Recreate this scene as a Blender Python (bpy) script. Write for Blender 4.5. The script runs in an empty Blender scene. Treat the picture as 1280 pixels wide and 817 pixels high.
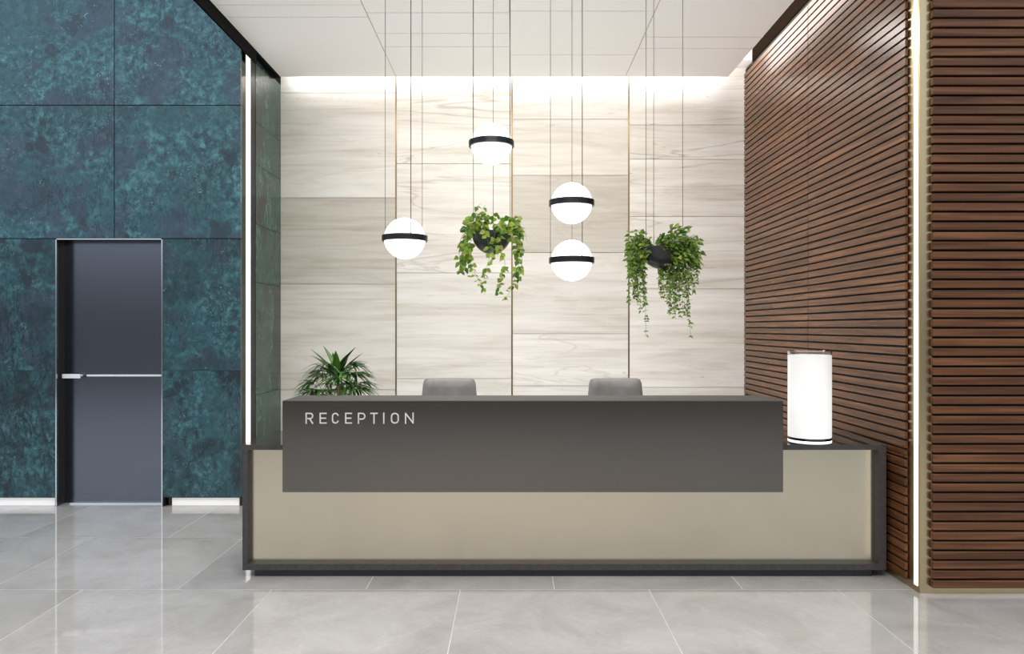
import bpy, bmesh, math, random
from mathutils import Vector, Matrix, noise
from math import pi, sin, cos, radians as R

random.seed(7)
SC = bpy.context.scene
COL = SC.collection
F = 930.0                       # focal length in pixels of the 1280 px wide frame
CX, CY, CH = 640.0, 409.0, 1.5  # principal point, eye height


def at(x, y, d):
    """metres of a point seen at pixel x,y lying d metres in front of the eye"""
    s = F / d
    return Vector(((x - CX) / s, d, CH - (y - CY) / s))


# ------------------------------------------------------------------ materials
class NT:
    def __init__(self, name):
        self.m = bpy.data.materials.new(name)
        self.m.use_nodes = True
        self.t = self.m.node_tree
        self.t.nodes.clear()
        self.out = self.t.nodes.new('ShaderNodeOutputMaterial')
        self.b = self.t.nodes.new('ShaderNodeBsdfPrincipled')
        self.t.links.new(self.b.outputs[0], self.out.inputs[0])

    def n(self, typ, **kw):
        nd = self.t.nodes.new(typ)
        for k, v in kw.items():
            if k in nd.bl_rna.properties and not (hasattr(nd, 'inputs') and k in nd.inputs.keys()):
                setattr(nd, k, v)
            else:
                nd.inputs[k].default_value = v
        return nd

    def l(self, a, b):
        self.t.links.new(a, b)

    def set(self, **kw):
        for k, v in kw.items():
            self.b.inputs[k.replace('_', ' ')].default_value = v
        return self

    def ramp(self, fac, stops):
        r = self.n('ShaderNodeValToRGB')
        e = r.color_ramp.elements
        while len(e) < len(stops):
            e.new(0.5)
        for el, (p, c) in zip(e, stops):
            el.position = p
            el.color = (*c, 1) if len(c) == 3 else c
        self.l(fac, r.inputs[0])
        return r.outputs[0]

    def mix(self, fac, a, b, mode='MIX'):
        m = self.n('ShaderNodeMix', data_type='RGBA', blend_type=mode)
        for val, sock in ((fac, m.inputs[0]), (a, m.inputs[6]), (b, m.inputs[7])):
            if isinstance(val, (int, float)):
                sock.default_value = val
            elif isinstance(val, tuple):
                sock.default_value = (*val, 1)
            else:
                self.l(val, sock)
        return m.outputs[2]

    def math(self, op, a, b=0.0, clamp=False):
        m = self.n('ShaderNodeMath', operation=op, use_clamp=clamp)
        for val, sock in ((a, m.inputs[0]), (b, m.inputs[1])):
            if isinstance(val, (int, float)):
                sock.default_value = val
            else:
                self.l(val, sock)
        return m.outputs[0]

    def coord(self, scale=(1, 1, 1), rnd=None, loc=(0, 0, 0), rot=(0, 0, 0)):
        tc = self.n('ShaderNodeTexCoord')
        src = tc.outputs['Object']
        if rnd is not None:
            c = self.n('ShaderNodeCombineXYZ')
            for i, k in enumerate((37.0, 53.0, 91.0)):
                self.l(self.math('MULTIPLY', rnd, k), c.inputs[i])
            a = self.n('ShaderNodeVectorMath', operation='ADD')
            self.l(src, a.inputs[0])
            self.l(c.outputs[0], a.inputs[1])
            src = a.outputs[0]
        mp = self.n('ShaderNodeMapping')
        mp.inputs['Scale'].default_value = scale
        mp.inputs['Location'].default_value = loc
        mp.inputs['Rotation'].default_value = rot
        self.l(src, mp.inputs[0])
        return mp.outputs[0]

    def noise(self, vec, scale, detail=5, rough=0.55, dist=0.0):
        nd = self.n('ShaderNodeTexNoise', Scale=scale, Detail=detail, Roughness=rough, Distortion=dist)
        self.l(vec, nd.inputs['Vector'])
        return nd.outputs[0]

    def attr(self):
        a = self.n('ShaderNodeAttribute', attribute_name='tile')
        s = self.n('ShaderNodeSeparateColor')
        self.l(a.outputs['Color'], s.inputs[0])
        return s.outputs[0], s.outputs[1], s.outputs[2]

    def color(self, sock):
        self.l(sock, self.b.inputs['Base Color'])

    def bump(self, h, strength=0.2, dist=0.01):
        b = self.n('ShaderNodeBump', Strength=strength, Distance=dist)
        self.l(h, b.inputs['Height'])
        self.l(b.outputs[0], self.b.inputs['Normal'])


def plain(name, col, rough=0.5, metal=0.0, var=0.12, vscale=30, **kw):
    t = NT(name).set(Roughness=rough, Metallic=metal, **kw)
    nz = t.noise(t.coord(), vscale, 3)
    lo = tuple(c * (1 - var) for c in col)
    hi = tuple(min(1, c * (1 + var)) for c in col)
    t.color(t.ramp(nz, [(0.3, lo), (0.7, hi)]))
    return t.m


def glow(name, col, strength):
    t = NT(name).set(Roughness=0.4)
    t.b.inputs['Base Color'].default_value = (*[0.9 * c for c in col], 1)
    t.b.inputs['Emission Color'].default_value = (*col, 1)
    t.b.inputs['Emission Strength'].default_value = strength
    return t.m


def teal_stone(name, green=False):
    t = NT(name).set(Roughness=0.20 if green else 0.30)
    rnd, tone, deep = t.attr()
    v = t.coord(scale=(1, 1.8, 0.7) if green else (1, 1, 1), rnd=rnd)
    warp = t.n('ShaderNodeTexNoise', Scale=3.0, Detail=4.0)
    t.l(v, warp.inputs['Vector'])
    vw = t.n('ShaderNodeVectorMath', operation='MULTIPLY_ADD')
    t.l(warp.outputs[1], vw.inputs[0])
    vw.inputs[1].default_value = (0.45, 0.45, 0.45)
    t.l(v, vw.inputs[2])
    vw = vw.outputs[0]
    if green:
        t.b.inputs['Specular IOR Level'].default_value = 0.28
        slate, dark, mid, lite = (0.030, 0.034, 0.022), (0.020, 0.040, 0.028), (0.036, 0.085, 0.060), (0.085, 0.18, 0.135)
    else:
        slate, dark, mid, lite = (0.040, 0.060, 0.088), (0.013, 0.034, 0.046), (0.032, 0.098, 0.115), (0.085, 0.235, 0.240)
    # granular teal ground
    fine = t.noise(v, 17, 8, 0.72, 0.4)
    base = t.ramp(fine, [(0.36, dark), (0.50, mid), (0.66, lite)])
    big = t.noise(vw, 1.25, 5, 0.55)
    base = t.mix(t.ramp(big, [(0.42, (0, 0, 0)), (0.58, (0.75, 0.75, 0.75))]), base, tuple(x * 0.8 for x in mid))
    # smooth slate patches with crisp outlines
    pat = t.noise(vw, 1.9, 3, 0.5, 0.6)
    pm = t.ramp(pat, [(0.525, (0, 0, 0)), (0.56, (0.62, 0.62, 0.62)), (0.66, (0.9, 0.9, 0.9))])
    soft = t.noise(v, 9, 6, 0.65)
    sl = t.mix(t.ramp(soft, [(0.35, (0, 0, 0)), (0.7, (1, 1, 1))]), tuple(x * 0.7 for x in slate), tuple(x * 1.25 for x in slate))
    base = t.mix(pm, base, sl)
    # dark rounded blotches
    vo = t.n('ShaderNodeTexVoronoi', Scale=2.1)
    t.l(vw, vo.inputs['Vector'])
    base = t.mix(t.ramp(vo.outputs['Distance'], [(0.17, (0.75, 0.75, 0.75)), (0.20, (0, 0, 0))]), base, tuple(x * 0.5 for x in slate))
    # branching fibres
    for k, (rot, sc) in enumerate(((24, 3.4), (-31, 5.5))):
        wv = t.noise(t.coord(scale=(2.4, 2.4, 0.8), rnd=rnd, rot=(0, R(rot), 0), loc=(k * 5, 0, 2)), sc, 6, 0.55, 1.3)
        ridge = t.math('ABSOLUTE', t.math('SUBTRACT', wv, 0.5))
        fib = t.ramp(ridge, [(0.0, (1, 1, 1)), (0.034, (0, 0, 0))])
        zone = t.ramp(t.noise(t.coord(rnd=rnd, loc=(k * 3, 1, 4)), 1.6, 2), [(0.47, (0, 0, 0)), (0.58, (1, 1, 1))])
        amt = t.math('ADD', t.math('MULTIPLY', deep, 0.40), 0.58)
        base = t.mix(t.math('MULTIPLY', t.math('MULTIPLY', fib, zone), amt), base, (0.006, 0.014, 0.018))
    # cloudy near-black pools, strongest in the deep tiles
    pool = t.ramp(t.noise(vw, 3.4, 7, 0.68), [(0.47, (0, 0, 0)), (0.60, (1, 1, 1))])
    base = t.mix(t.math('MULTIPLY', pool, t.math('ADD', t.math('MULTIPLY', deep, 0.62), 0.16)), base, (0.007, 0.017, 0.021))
    # pin holes and pale flecks
    v2 = t.n('ShaderNodeTexVoronoi', Scale=22.0)
    t.l(v, v2.inputs['Vector'])
    base = t.mix(t.ramp(v2.outputs['Distance'], [(0.12, (0.6, 0.6, 0.6)), (0.2, (0, 0, 0))]), base, (0.008, 0.016, 0.020))
    v3 = t.noise(v, 36, 3, 0.55, 1.5)
    fz = t.ramp(t.noise(v, 2.7, 3), [(0.50, (0, 0, 0)), (0.60, (1, 1, 1))])
    base = t.mix(t.math('MULTIPLY', t.math('MULTIPLY', t.ramp(v3, [(0.62, (0, 0, 0)), (0.69, (1, 1, 1))]), fz), 0.7), base, (0.22, 0.37, 0.38) if not green else (0.2, 0.3, 0.25))
    g = t.n('ShaderNodeCombineColor')
    for i in range(3):
        t.l(t.math('MULTIPLY', tone, 2.0), g.inputs[i])
    t.color(t.mix(1.0, base, g.outputs[0], 'MULTIPLY'))
    return t.m


def travertine():
    t = NT('cream_travertine').set(Roughness=0.42)
    rnd, tone, vein = t.attr()
    v = t.coord(scale=(0.35, 1, 3.2), rnd=rnd)
    a = t.noise(v, 2.2, 8, 0.62, 0.8)
    cream = t.ramp(a, [(0.30, (0.56, 0.52, 0.455)), (0.5, (0.675, 0.645, 0.59)), (0.70, (0.745, 0.725, 0.685))])
    band = t.noise(t.coord(scale=(0.22, 1, 7.5), rnd=rnd), 3.0, 10, 0.68, 0.6)
    cream = t.mix(0.55, cream, t.ramp(band, [(0.32, (0.74, 0.70, 0.645)), (0.50, (1, 1, 1)), (0.7, (1.05, 1.05, 1.045))]), 'MULTIPLY')
    # long soft veins
    w = t.noise(t.coord(scale=(0.25, 1, 2.4), rnd=rnd, loc=(3, 0, 5)), 1.5, 4, 0.5, 0.7)
    rid = t.math('ABSOLUTE', t.math('SUBTRACT', w, 0.5))
    vm = t.math('MULTIPLY', t.ramp(rid, [(0.0, (1, 1, 1)), (0.012, (0, 0, 0))]), vein)
    cream = t.mix(t.math('MULTIPLY', vm, 0.65), cream, (0.36, 0.30, 0.24))
    # pits
    p = t.noise(t.coord(scale=(0.55, 1, 2.4), rnd=rnd), 26, 4, 0.6, 0.3)
    pz = t.ramp(t.noise(t.coord(scale=(0.4, 1, 3.0), rnd=rnd, loc=(9, 2, 1)), 2.0, 3), [(0.56, (0, 0, 0)), (0.66, (1, 1, 1))])
    pm = t.math('MULTIPLY', t.ramp(p, [(0.60, (0, 0, 0)), (0.68, (1, 1, 1))]), pz)
    cream = t.mix(t.math('MULTIPLY', pm, 0.55), cream, (0.30, 0.25, 0.19))
    g = t.n('ShaderNodeCombineColor')
    for i, pw in enumerate((1.0, 1.06, 1.22)):
        t.l(t.math('POWER', t.math('MULTIPLY', tone, 2.0), pw), g.inputs[i])
    t.color(t.mix(1.0, cream, g.outputs[0], 'MULTIPLY'))
    return t.m


def floor_stone():
    t = NT('polished_grey_marble').set(Roughness=0.07)
    t.b.inputs['Specular IOR Level'].default_value = 0.55
    t.b.inputs['IOR'].default_value = 1.85
    rnd, tone, _ = t.attr()
    v = t.coord(rnd=rnd, scale=(1, 1, 1))
    a = t.noise(v, 2.2, 8, 0.6, 0.7)
    c = t.ramp(a, [(0.30, (0.36, 0.340, 0.312)), (0.52, (0.435, 0.414, 0.386)), (0.72, (0.50, 0.478, 0.45))])
    w = t.noise(t.coord(rnd=rnd, loc=(2, 7, 0)), 1.7, 5, 0.55, 1.4)
    rid = t.math('ABSOLUTE', t.math('SUBTRACT', w, 0.5))
    c = t.mix(t.math('MULTIPLY', t.ramp(rid, [(0.0, (1, 1, 1)), (0.03, (0, 0, 0))]), 0.13), c, (0.60, 0.58, 0.55))
    f = t.noise(v, 40, 4, 0.6)
    c = t.mix(0.35, c, t.ramp(f, [(0.3, (0.84, 0.84, 0.84)), (0.7, (1.1, 1.1, 1.1))]), 'MULTIPLY')
    g = t.n('ShaderNodeCombineColor')
    for i in range(3):
        t.l(t.math('MULTIPLY', tone, 2.0), g.inputs[i])
    t.color(t.mix(1.0, c, g.outputs[0], 'MULTIPLY'))
    t.l(t.ramp(t.noise(v, 5, 4), [(0.3, (0.03,) * 3), (0.7, (0.075,) * 3)]), t.b.inputs['Roughness'])
    return t.m


def walnut(name, axis, gloss):
    t = NT(name).set(Roughness=gloss)
    t.b.inputs['Specular IOR Level'].default_value = 0.38 if axis == 'y' else 0.28
    rnd, tone, _ = t.attr()
    sc = (1.2, 30, 34) if axis == 'x' else (30, 1.2, 34)
    v = t.coord(scale=sc, rnd=rnd)
    a = t.noise(v, 1.0, 6, 0.6, 0.5)
    c = t.ramp(a, [(0.28, (0.050, 0.0185, 0.007)), (0.5, (0.122, 0.048, 0.0185)), (0.72, (0.215, 0.094, 0.039))])
    sc2 = (0.9, 110, 130) if axis == 'x' else (110, 0.9, 130)
    b = t.noise(t.coord(scale=sc2, rnd=rnd), 1.0, 4, 0.6)
    c = t.mix(0.5, c, t.ramp(b, [(0.35, (0.72, 0.70, 0.68)), (0.6, (1.08, 1.08, 1.08))]), 'MULTIPLY')
    g = t.n('ShaderNodeCombineColor')
    for i in range(3):
        t.l(t.math('MULTIPLY', tone, 2.0), g.inputs[i])
    c = t.mix(1.0, c, g.outputs[0], 'MULTIPLY')
    t.color(c)
    return t.m


def brushed(name, col, rough, axis='x', metal=1.0, var=0.05):
    t = NT(name).set(Metallic=metal, Roughness=rough)
    sc = (1.5, 1.5, 260) if axis == 'x' else (260, 260, 1.5)
    nz = t.noise(t.coord(scale=sc), 1.0, 3)
    t.color(t.ramp(nz, [(0.3, tuple(c * (1 - var) for c in col)), (0.7, tuple(min(1, c * (1 + var)) for c in col))]))
    t.l(t.ramp(nz, [(0.3, (rough * (1 - var),) * 3), (0.7, (rough * (1 + var),) * 3)]), t.b.inputs['Roughness'])
    return t.m


def leather():
    t = NT('grey_leather').set(Roughness=0.48)
    v = t.coord()
    n1 = t.noise(v, 9, 5)
    t.color(t.ramp(n1, [(0.3, (0.19, 0.175, 0.16)), (0.7, (0.28, 0.26, 0.24))]))
    vo = t.n('ShaderNodeTexVoronoi', Scale=160.0)
    t.l(v, vo.inputs['Vector'])
    t.bump(vo.outputs['Distance'], 0.15, 0.002)
    return t.m


def leafmat(name, stops, trans=0.25, rough=0.42):
    t = NT(name).set(Roughness=rough)
    rnd, tone, edge = t.attr()
    c = t.ramp(rnd, stops)
    nz = t.noise(t.coord(), 60, 3)
    c = t.mix(0.4, c, t.ramp(nz, [(0.3, (0.7, 0.7, 0.7)), (0.7, (1.2, 1.2, 1.1))]), 'MULTIPLY')
    # paler margin / midrib variation along the blade
    c = t.mix(t.math('MULTIPLY', edge, 0.35), c, tuple(min(1, x * 1.6) for x in stops[-1][1]))
    t.color(c)
    tr = t.n('ShaderNodeBsdfTranslucent')
    t.l(c, tr.inputs[0])
    ms = t.n('ShaderNodeMixShader', Fac=trans)
    t.l(t.b.outputs[0], ms.inputs[1])
    t.l(tr.outputs[0], ms.inputs[2])
    t.l(ms.outputs[0], t.out.inputs[0])
    return t.m


def glassmat(name):
    t = NT(name).set(Roughness=0.02, IOR=1.45)
    t.b.inputs['Transmission Weight'].default_value = 1.0
    t.b.inputs['Base Color'].default_value = (0.95, 0.96, 0.96, 1)
    return t.m


def opalmat():
    t = NT('opal_shade').set(Roughness=0.25)
    t.b.inputs['Base Color'].default_value = (0.45, 0.445, 0.43, 1)
    tc = t.n('ShaderNodeTexCoord')
    sp = t.n('ShaderNodeSeparateXYZ')
    t.l(tc.outputs['Object'], sp.inputs[0])
    c = t.ramp(t.math('MULTIPLY', sp.outputs['Z'], 1.8), [(0.0, (0.95, 0.94, 0.92)), (0.5, (0.86, 0.85, 0.83)), (0.92, (0.66, 0.655, 0.635)), (0.97, (0.58, 0.57, 0.55))])
    t.l(c, t.b.inputs['Emission Color'])
    t.b.inputs['Emission Strength'].default_value = 0.78
    return t.m


M = dict(
    teal=teal_stone('teal_patina_stone'), green=teal_stone('green_patina_stone', True),
    trav=travertine(), floor=floor_stone(),
    grout=plain('pale_grout', (0.64, 0.62, 0.59), 0.3),
    ceil=plain('white_ceiling_paint', (0.93, 0.92, 0.90), 0.6, var=0.01),
    gap=plain('shadow_gap', (0.05, 0.045, 0.04), 0.8),
    black=plain('black_backing', (0.006, 0.005, 0.005), 0.8),
    joint=plain('joint_shadow', (0.20, 0.165, 0.13), 0.7),
    tealgap=plain('dark_joint', (0.008, 0.014, 0.018), 0.6),
    walnutx=walnut('walnut_slats_front', 'x', 0.42), walnuty=walnut('walnut_slats_side', 'y', 0.25),
    gold=brushed('champagne_metal', (0.50, 0.395, 0.235), 0.28, 'z', 1.0, 0.02),
    goldpanel=brushed('champagne_panel', (0.555, 0.49, 0.365), 0.22, 'x', 1.0, 0.008),
    brass=brushed('brass_trim', (0.30, 0.215, 0.11), 0.35, 'z'),
    bronze=brushed('dark_bronze', (0.055, 0.042, 0.024), 0.12, 'z'),
    blackmetal=plain('black_metal', (0.006, 0.007, 0.009), 0.25, 0.0, **{'Specular_IOR_Level': 0.2}),
    beam=plain('black_beam', (0.002, 0.0024, 0.003), 0.7, 0.0, **{'Specular_IOR_Level': 0.06}),
    doorm=brushed('anthracite_door', (0.18, 0.195, 0.225), 0.20, 'x', 1.0, 0.006),
    jamb=plain('dark_jamb', (0.018, 0.014, 0.011), 0.4),
    chrome=brushed('chrome', (0.86, 0.86, 0.86), 0.12, 'x'),
    desktop=plain('black_counter', (0.028, 0.027, 0.025), 0.05, 0.0, var=0.15, vscale=60, IOR=1.9),
    deskframe=plain('anthracite_frame', (0.042, 0.037, 0.035), 0.45, 0.1, var=0.25, vscale=45),
    box=brushed('anthracite_metal', (0.150, 0.134, 0.116), 0.19, 'x', 1.0, 0.006),
    boxtop=plain('anthracite_top', (0.060, 0.056, 0.050), 0.6, 0.0),
    plinth=plain('black_plinth', (0.012, 0.012, 0.016), 0.4),
    darkchrome=brushed('dark_chrome', (0.10, 0.09, 0.08), 0.15, 'x'),
    strip=plain('pale_strip', (0.86, 0.86, 0.86), 0.3, 0.1, var=0.02),
    letter=plain('silver_letter', (0.60, 0.58, 0.55), 0.35, 0.2, var=0.04),
    baseboard=glow('glowing_baseboard', (1.0, 0.98, 0.94), 0.32),
    cove=plain('cove_brown', (0.010, 0.0065, 0.0042), 0.9, 0.0, **{'Specular_IOR_Level': 0.0}),
    led=glow('led_white', (1.0, 0.99, 0.96), 1.0),
    ledcove=glow('led_cove', (1.0, 0.995, 0.985), 17.0),
    sideglow=glow('panel_side_glow', (1.0, 0.96, 0.91), 7.0),
    globe=glow('opal_globe', (1.0, 0.995, 0.98), 2.2),
    opal=opalmat(),
    glass=glassmat('clear_glass'),
    ring=plain('black_ring', (0.010, 0.011, 0.013), 0.32, 0.3),
    bowl=plain('black_bowl', (0.018, 0.018, 0.019), 0.38),
    cable=plain('black_cable', (0.05, 0.05, 0.05), 0.5),
    leather=leather(),
    chairblack=plain('black_plastic', (0.02, 0.02, 0.02), 0.5),
    soil=plain('soil', (0.03, 0.02, 0.012), 0.9, var=0.4),
    pot=plain('grey_planter', (0.10, 0.10, 0.10), 0.5),
    stem=plain('green_stem', (0.10, 0.14, 0.035), 0.55),
    trunk=plain('cane', (0.12, 0.09, 0.045), 0.7, var=0.3),
    ivy=leafmat('variegated_leaf', [(0.0, (0.022, 0.085, 0.008)), (0.30, (0.080, 0.215, 0.018)), (0.62, (0.23, 0.40, 0.045)), (0.84, (0.42, 0.50, 0.08)), (1.0, (0.20, 0.14, 0.03))], 0.35),
    ivydark=leafmat('small_leaf', [(0.0, (0.015, 0.055, 0.006)), (0.35, (0.060, 0.165, 0.014)), (0.7, (0.18, 0.32, 0.035)), (0.9, (0.36, 0.44, 0.09)), (1.0, (0.16, 0.11, 0.03))], 0.35),
    palm=leafmat('palm_leaf', [(0.0, (0.005, 0.018, 0.005)), (0.5, (0.022, 0.085, 0.010)), (1.0, (0.085, 0.25, 0.022))], 0.15, 0.3),
)


# ------------------------------------------------------------------ mesh helpers
class MB:
    def __init__(self):
        self.bm = bmesh.new()
        self.lay = self.bm.loops.layers.float_color.new('tile')
        self.cur = (0.5, 0.5, 0.0)

    def face(self, vs, col=None):
        try:
            f = self.bm.faces.new(vs)
        except ValueError:
            return None
        c = col or self.cur
        for lp in f.loops:
            lp[self.lay] = (*c, 1)
        return f

    def quad(self, *ps, col=None):
        return self.face([self.bm.verts.new(p) for p in ps], col)

    def box(self, x0, x1, y0, y1, z0, z1, bevel=0.0, seg=2):
        v = [self.bm.verts.new((x, y, z)) for x in (x0, x1) for y in (y0, y1) for z in (z0, z1)]
        fs = [self.face([v[i] for i in q]) for q in ((0, 1, 3, 2), (4, 6, 7, 5), (0, 4, 5, 1), (2, 3, 7, 6), (0, 2, 6, 4), (1, 5, 7, 3))]
        if bevel:
            es = list({e for f in fs for e in f.edges})
            r = bmesh.ops.bevel(self.bm, geom=es, offset=bevel, segments=seg, affect='EDGES', profile=0.5)
            for f in r['faces']:
                for lp in f.loops:
                    lp[self.lay] = (*self.cur, 1)
        return v

    def prism(self, pts, z0, z1):
        a = [self.bm.verts.new((x, y, z0)) for x, y in pts]
        b = [self.bm.verts.new((x, y, z1)) for x, y in pts]
        n = len(pts)
        self.face(a[::-1])
        self.face(b)
        for i in range(n):
            j = (i + 1) % n
            self.face([a[i], a[j], b[j], b[i]])

    def tube(self, pts, r, seg=8, r1=None, cap=True):
        pts = [Vector(p) for p in pts]
        rings = []
        up = Vector((0.3, 0.2, 1)).normalized()
        for i, p in enumerate(pts):
            d = (pts[min(i + 1, len(pts) - 1)] - pts[max(i - 1, 0)]).normalized()
            a = d.cross(up)
            if a.length < 1e-3:
                a = d.cross(Vector((1, 0, 0)))
            a.normalize()
            b = d.cross(a)
            rr = r if r1 is None else r + (r1 - r) * i / max(1, len(pts) - 1)
            rings.append([self.bm.verts.new(p + a * cos(2 * pi * k / seg) * rr + b * sin(2 * pi * k / seg) * rr) for k in range(seg)])
        for q, w in zip(rings, rings[1:]):
            for k in range(seg):
                self.face([q[k], q[(k + 1) % seg], w[(k + 1) % seg], w[k]])
        if cap:
            self.face(rings[0][::-1])
            self.face(rings[-1])

    def lathe(self, c, prof, seg=40, closed=False):
        """prof: list of (radius, z) ; c centre"""
        c = Vector(c)
        rings = []
        for r, z in prof:
            if r < 1e-5:
                rings.append([self.bm.verts.new(c + Vector((0, 0, z)))])
            else:
                rings.append([self.bm.verts.new(c + Vector((r * cos(2 * pi * k / seg), r * sin(2 * pi * k / seg), z))) for k in range(seg)])
        prs = list(zip(rings, rings[1:]))
        if closed:
            prs.append((rings[-1], rings[0]))
        for q, w in prs:
            for k in range(seg):
                k2 = (k + 1) % seg
                if len(q) == 1 and len(w) == 1:
                    continue
                if len(q) == 1:
                    self.face([q[0], w[k2], w[k]])
                elif len(w) == 1:
                    self.face([q[k], q[k2], w[0]])
                else:
                    self.face([q[k], q[k2], w[k2], w[k]])

    def leaf(self, p, d, n, ln, wd, fold=0.15, droop=0.2, seg=4, pointed=True, col=None):
        """leaf blade from p along d with normal n"""
        d = d.normalized()
        s = d.cross(n)
        if s.length < 1e-3:
            s = d.cross(Vector((1, 0, 0)))
        s.normalize()
        n = s.cross(d).normalized()
        mid, lf, rt = [], [], []
        for i in range(seg + 1):
            t = i / seg
            w = wd * 0.5 * (sin(pi * min(1, t ** 0.75)) if not pointed else sin(pi * t ** 0.6) * (1 - 0.15 * t))
            q = p + d * ln * t - Vector((0, 0, 1)) * droop * ln * t * t
            mid.append(self.bm.verts.new(q))
            if 0 < i < seg:
                lf.append(self.bm.verts.new(q + s * w + n * fold * w))
                rt.append(self.bm.verts.new(q - s * w + n * fold * w))
            else:
                lf.append(mid[-1])
                rt.append(mid[-1])
        for i in range(seg):
            for side in (lf, rt):
                vs = [mid[i], mid[i + 1], side[i + 1], side[i]]
                vs = list(dict.fromkeys(vs))
                if len(vs) >= 3:
                    self.face(vs if side is rt else vs[::-1], col)

    def build(self, name, mat, parent=None, smooth=False, angle=None):
        bmesh.ops.recalc_face_normals(self.bm, faces=self.bm.faces[:]) if not getattr(self, 'nonorm', False) else None
        if parent is not None:
            root = parent
            while root.parent is not None:
                root = root.parent
            off = root.location
            if off.length > 0:
                bmesh.ops.translate(self.bm, vec=-off, verts=self.bm.verts[:])
        me = bpy.data.meshes.new(name)
        self.bm.to_mesh(me)
        self.bm.free()
        me.materials.append(mat)
        if smooth:
            for p in me.polygons:
                p.use_smooth = True
            if angle:
                try:
                    me.set_sharp_from_angle(angle=angle)
                except Exception:
                    pass
        o = bpy.data.objects.new(name, me)
        COL.objects.link(o)
        if parent is not None:
            o.parent = parent
        return o


def tag(o, label, cat, group=None):
    o['label'] = label
    o['category'] = cat
    if group:
        o['group'] = group
    return o


def thing(name, label, cat, loc, group=None):
    o = bpy.data.objects.new(name, None)
    o.empty_display_size = 0.1
    o.location = loc
    COL.objects.link(o)
    return tag(o, label, cat, group)


def struct(o, label=None):
    o['kind'] = 'structure'
    return o


# ------------------------------------------------------------------ key planes
D_BACK = 7.31
X_WOOD = 2.28          # face of the slatted side wall
X_GOLD = 2.30
D_GOLD = 4.20          # face of the metal front wall on the right
X_LEFT = -2.272        # alcove's left return
D_LEFT = 6.228         # stone wall with the door
Z_CEIL = 3.905
D_CEIL = 7.14          # rear edge of the ceiling panel
rnd = random.random


def hz(y, d):
    return CH - (y - CY) * d / F


# ---- floor: square marble slabs in running bond -------------------------------------
b = MB()
T = 1.08
rows = [3.2 + 1.06 * (k - 6) for k in range(11)]
g = 0.0028
for ri, y0 in enumerate(rows):
    y1 = y0 + 1.06
    off = -1.376 if (ri - 6) % 2 == 0 else -0.837
    k0 = -8
    for k in range(k0, 9):
        x0 = off + T * k
        b.cur = (rnd(), 0.5 + random.uniform(-0.022, 0.022), 0)
        b.quad((x0 + g, y0 + g, 0), (x0 + T - g, y0 + g, 0), (x0 + T - g, y1 - g, 0), (x0 + g, y1 - g, 0))
fl = struct(b.build('floor', M['floor']))
b = MB()
b.box(-10, 10, -3.15, 7.98, -0.05, -0.0006)
b.build('grout', M['grout'], fl)

# ---- ceiling: panels with fine joints ------------------------------------------------
xe = [-2.222, -1.114, -0.018, 1.089, 2.077]
cuts = [[5.553, 5.769], [5.69, 6.09, 6.38], [5.66, 6.571], [6.167, 6.416]]
b = MB()
for i in range(4):
    ys = [-5.0, -3.9, -2.6, -1.1, 0.3, 1.4, 2.6, 3.7, 4.7] + cuts[i] + [D_CEIL]
    for y0, y1 in zip(ys, ys[1:]):
        q = 0.0032
        q0 = 0.0026
        b.box(xe[i] + (q0 if i else 0), xe[i + 1] - (q0 if i < 3 else 0), y0 + q, y1 - (q if y1 != D_CEIL else 0), Z_CEIL, Z_CEIL + 0.012)
ce = struct(b.build('ceiling', M['ceil']))
b = MB()
b.box(xe[0], xe[-1], -5, D_CEIL, Z_CEIL + 0.006, Z_CEIL + 0.028)
b.build('joint_backing', M['gap'], ce)
b = MB()
b.box(xe[0], xe[-1], -5, D_CEIL, Z_CEIL + 0.028, Z_CEIL + 0.10)
b.box(xe[-1] - 0.10, xe[-1], -5, D_CEIL - 0.06, Z_CEIL + 0.10, 4.36)
b.build('panel_core', M['ceil'], ce)
# cove lids over the light gaps
b = MB()
b.box(-2.4, 2.6, D_CEIL - 0.06, D_BACK + 0.15, 4.045, 4.40)
b.build('rear_cove_lid', M['ceil'], ce)
b = MB()
b.box(xe[-1] - 0.10, X_GOLD + 0.12, -5, D_CEIL - 0.06, 4.36, 4.42)
b.box(X_WOOD + 0.004, X_GOLD, 4.313, D_CEIL - 0.062, 4.022, 4.36)
b.build('side_cove_lid', M['cove'], ce)
b = MB()
b.box(-2.17, 2.05, D_CEIL + 0.001, D_CEIL + 0.012, Z_CEIL + 0.04, Z_CEIL + 0.085)
b.build('led_strip', M['ledcove'], ce)
b = MB()
b.box(xe[-1] + 0.001, xe[-1] + 0.010, 2.0, D_CEIL - 0.02, Z_CEIL + 0.012, 4.30)
b.build('led_strip', M['sideglow'], ce)  # emissive sheet standing in for the brightly lit side of the panel

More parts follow.
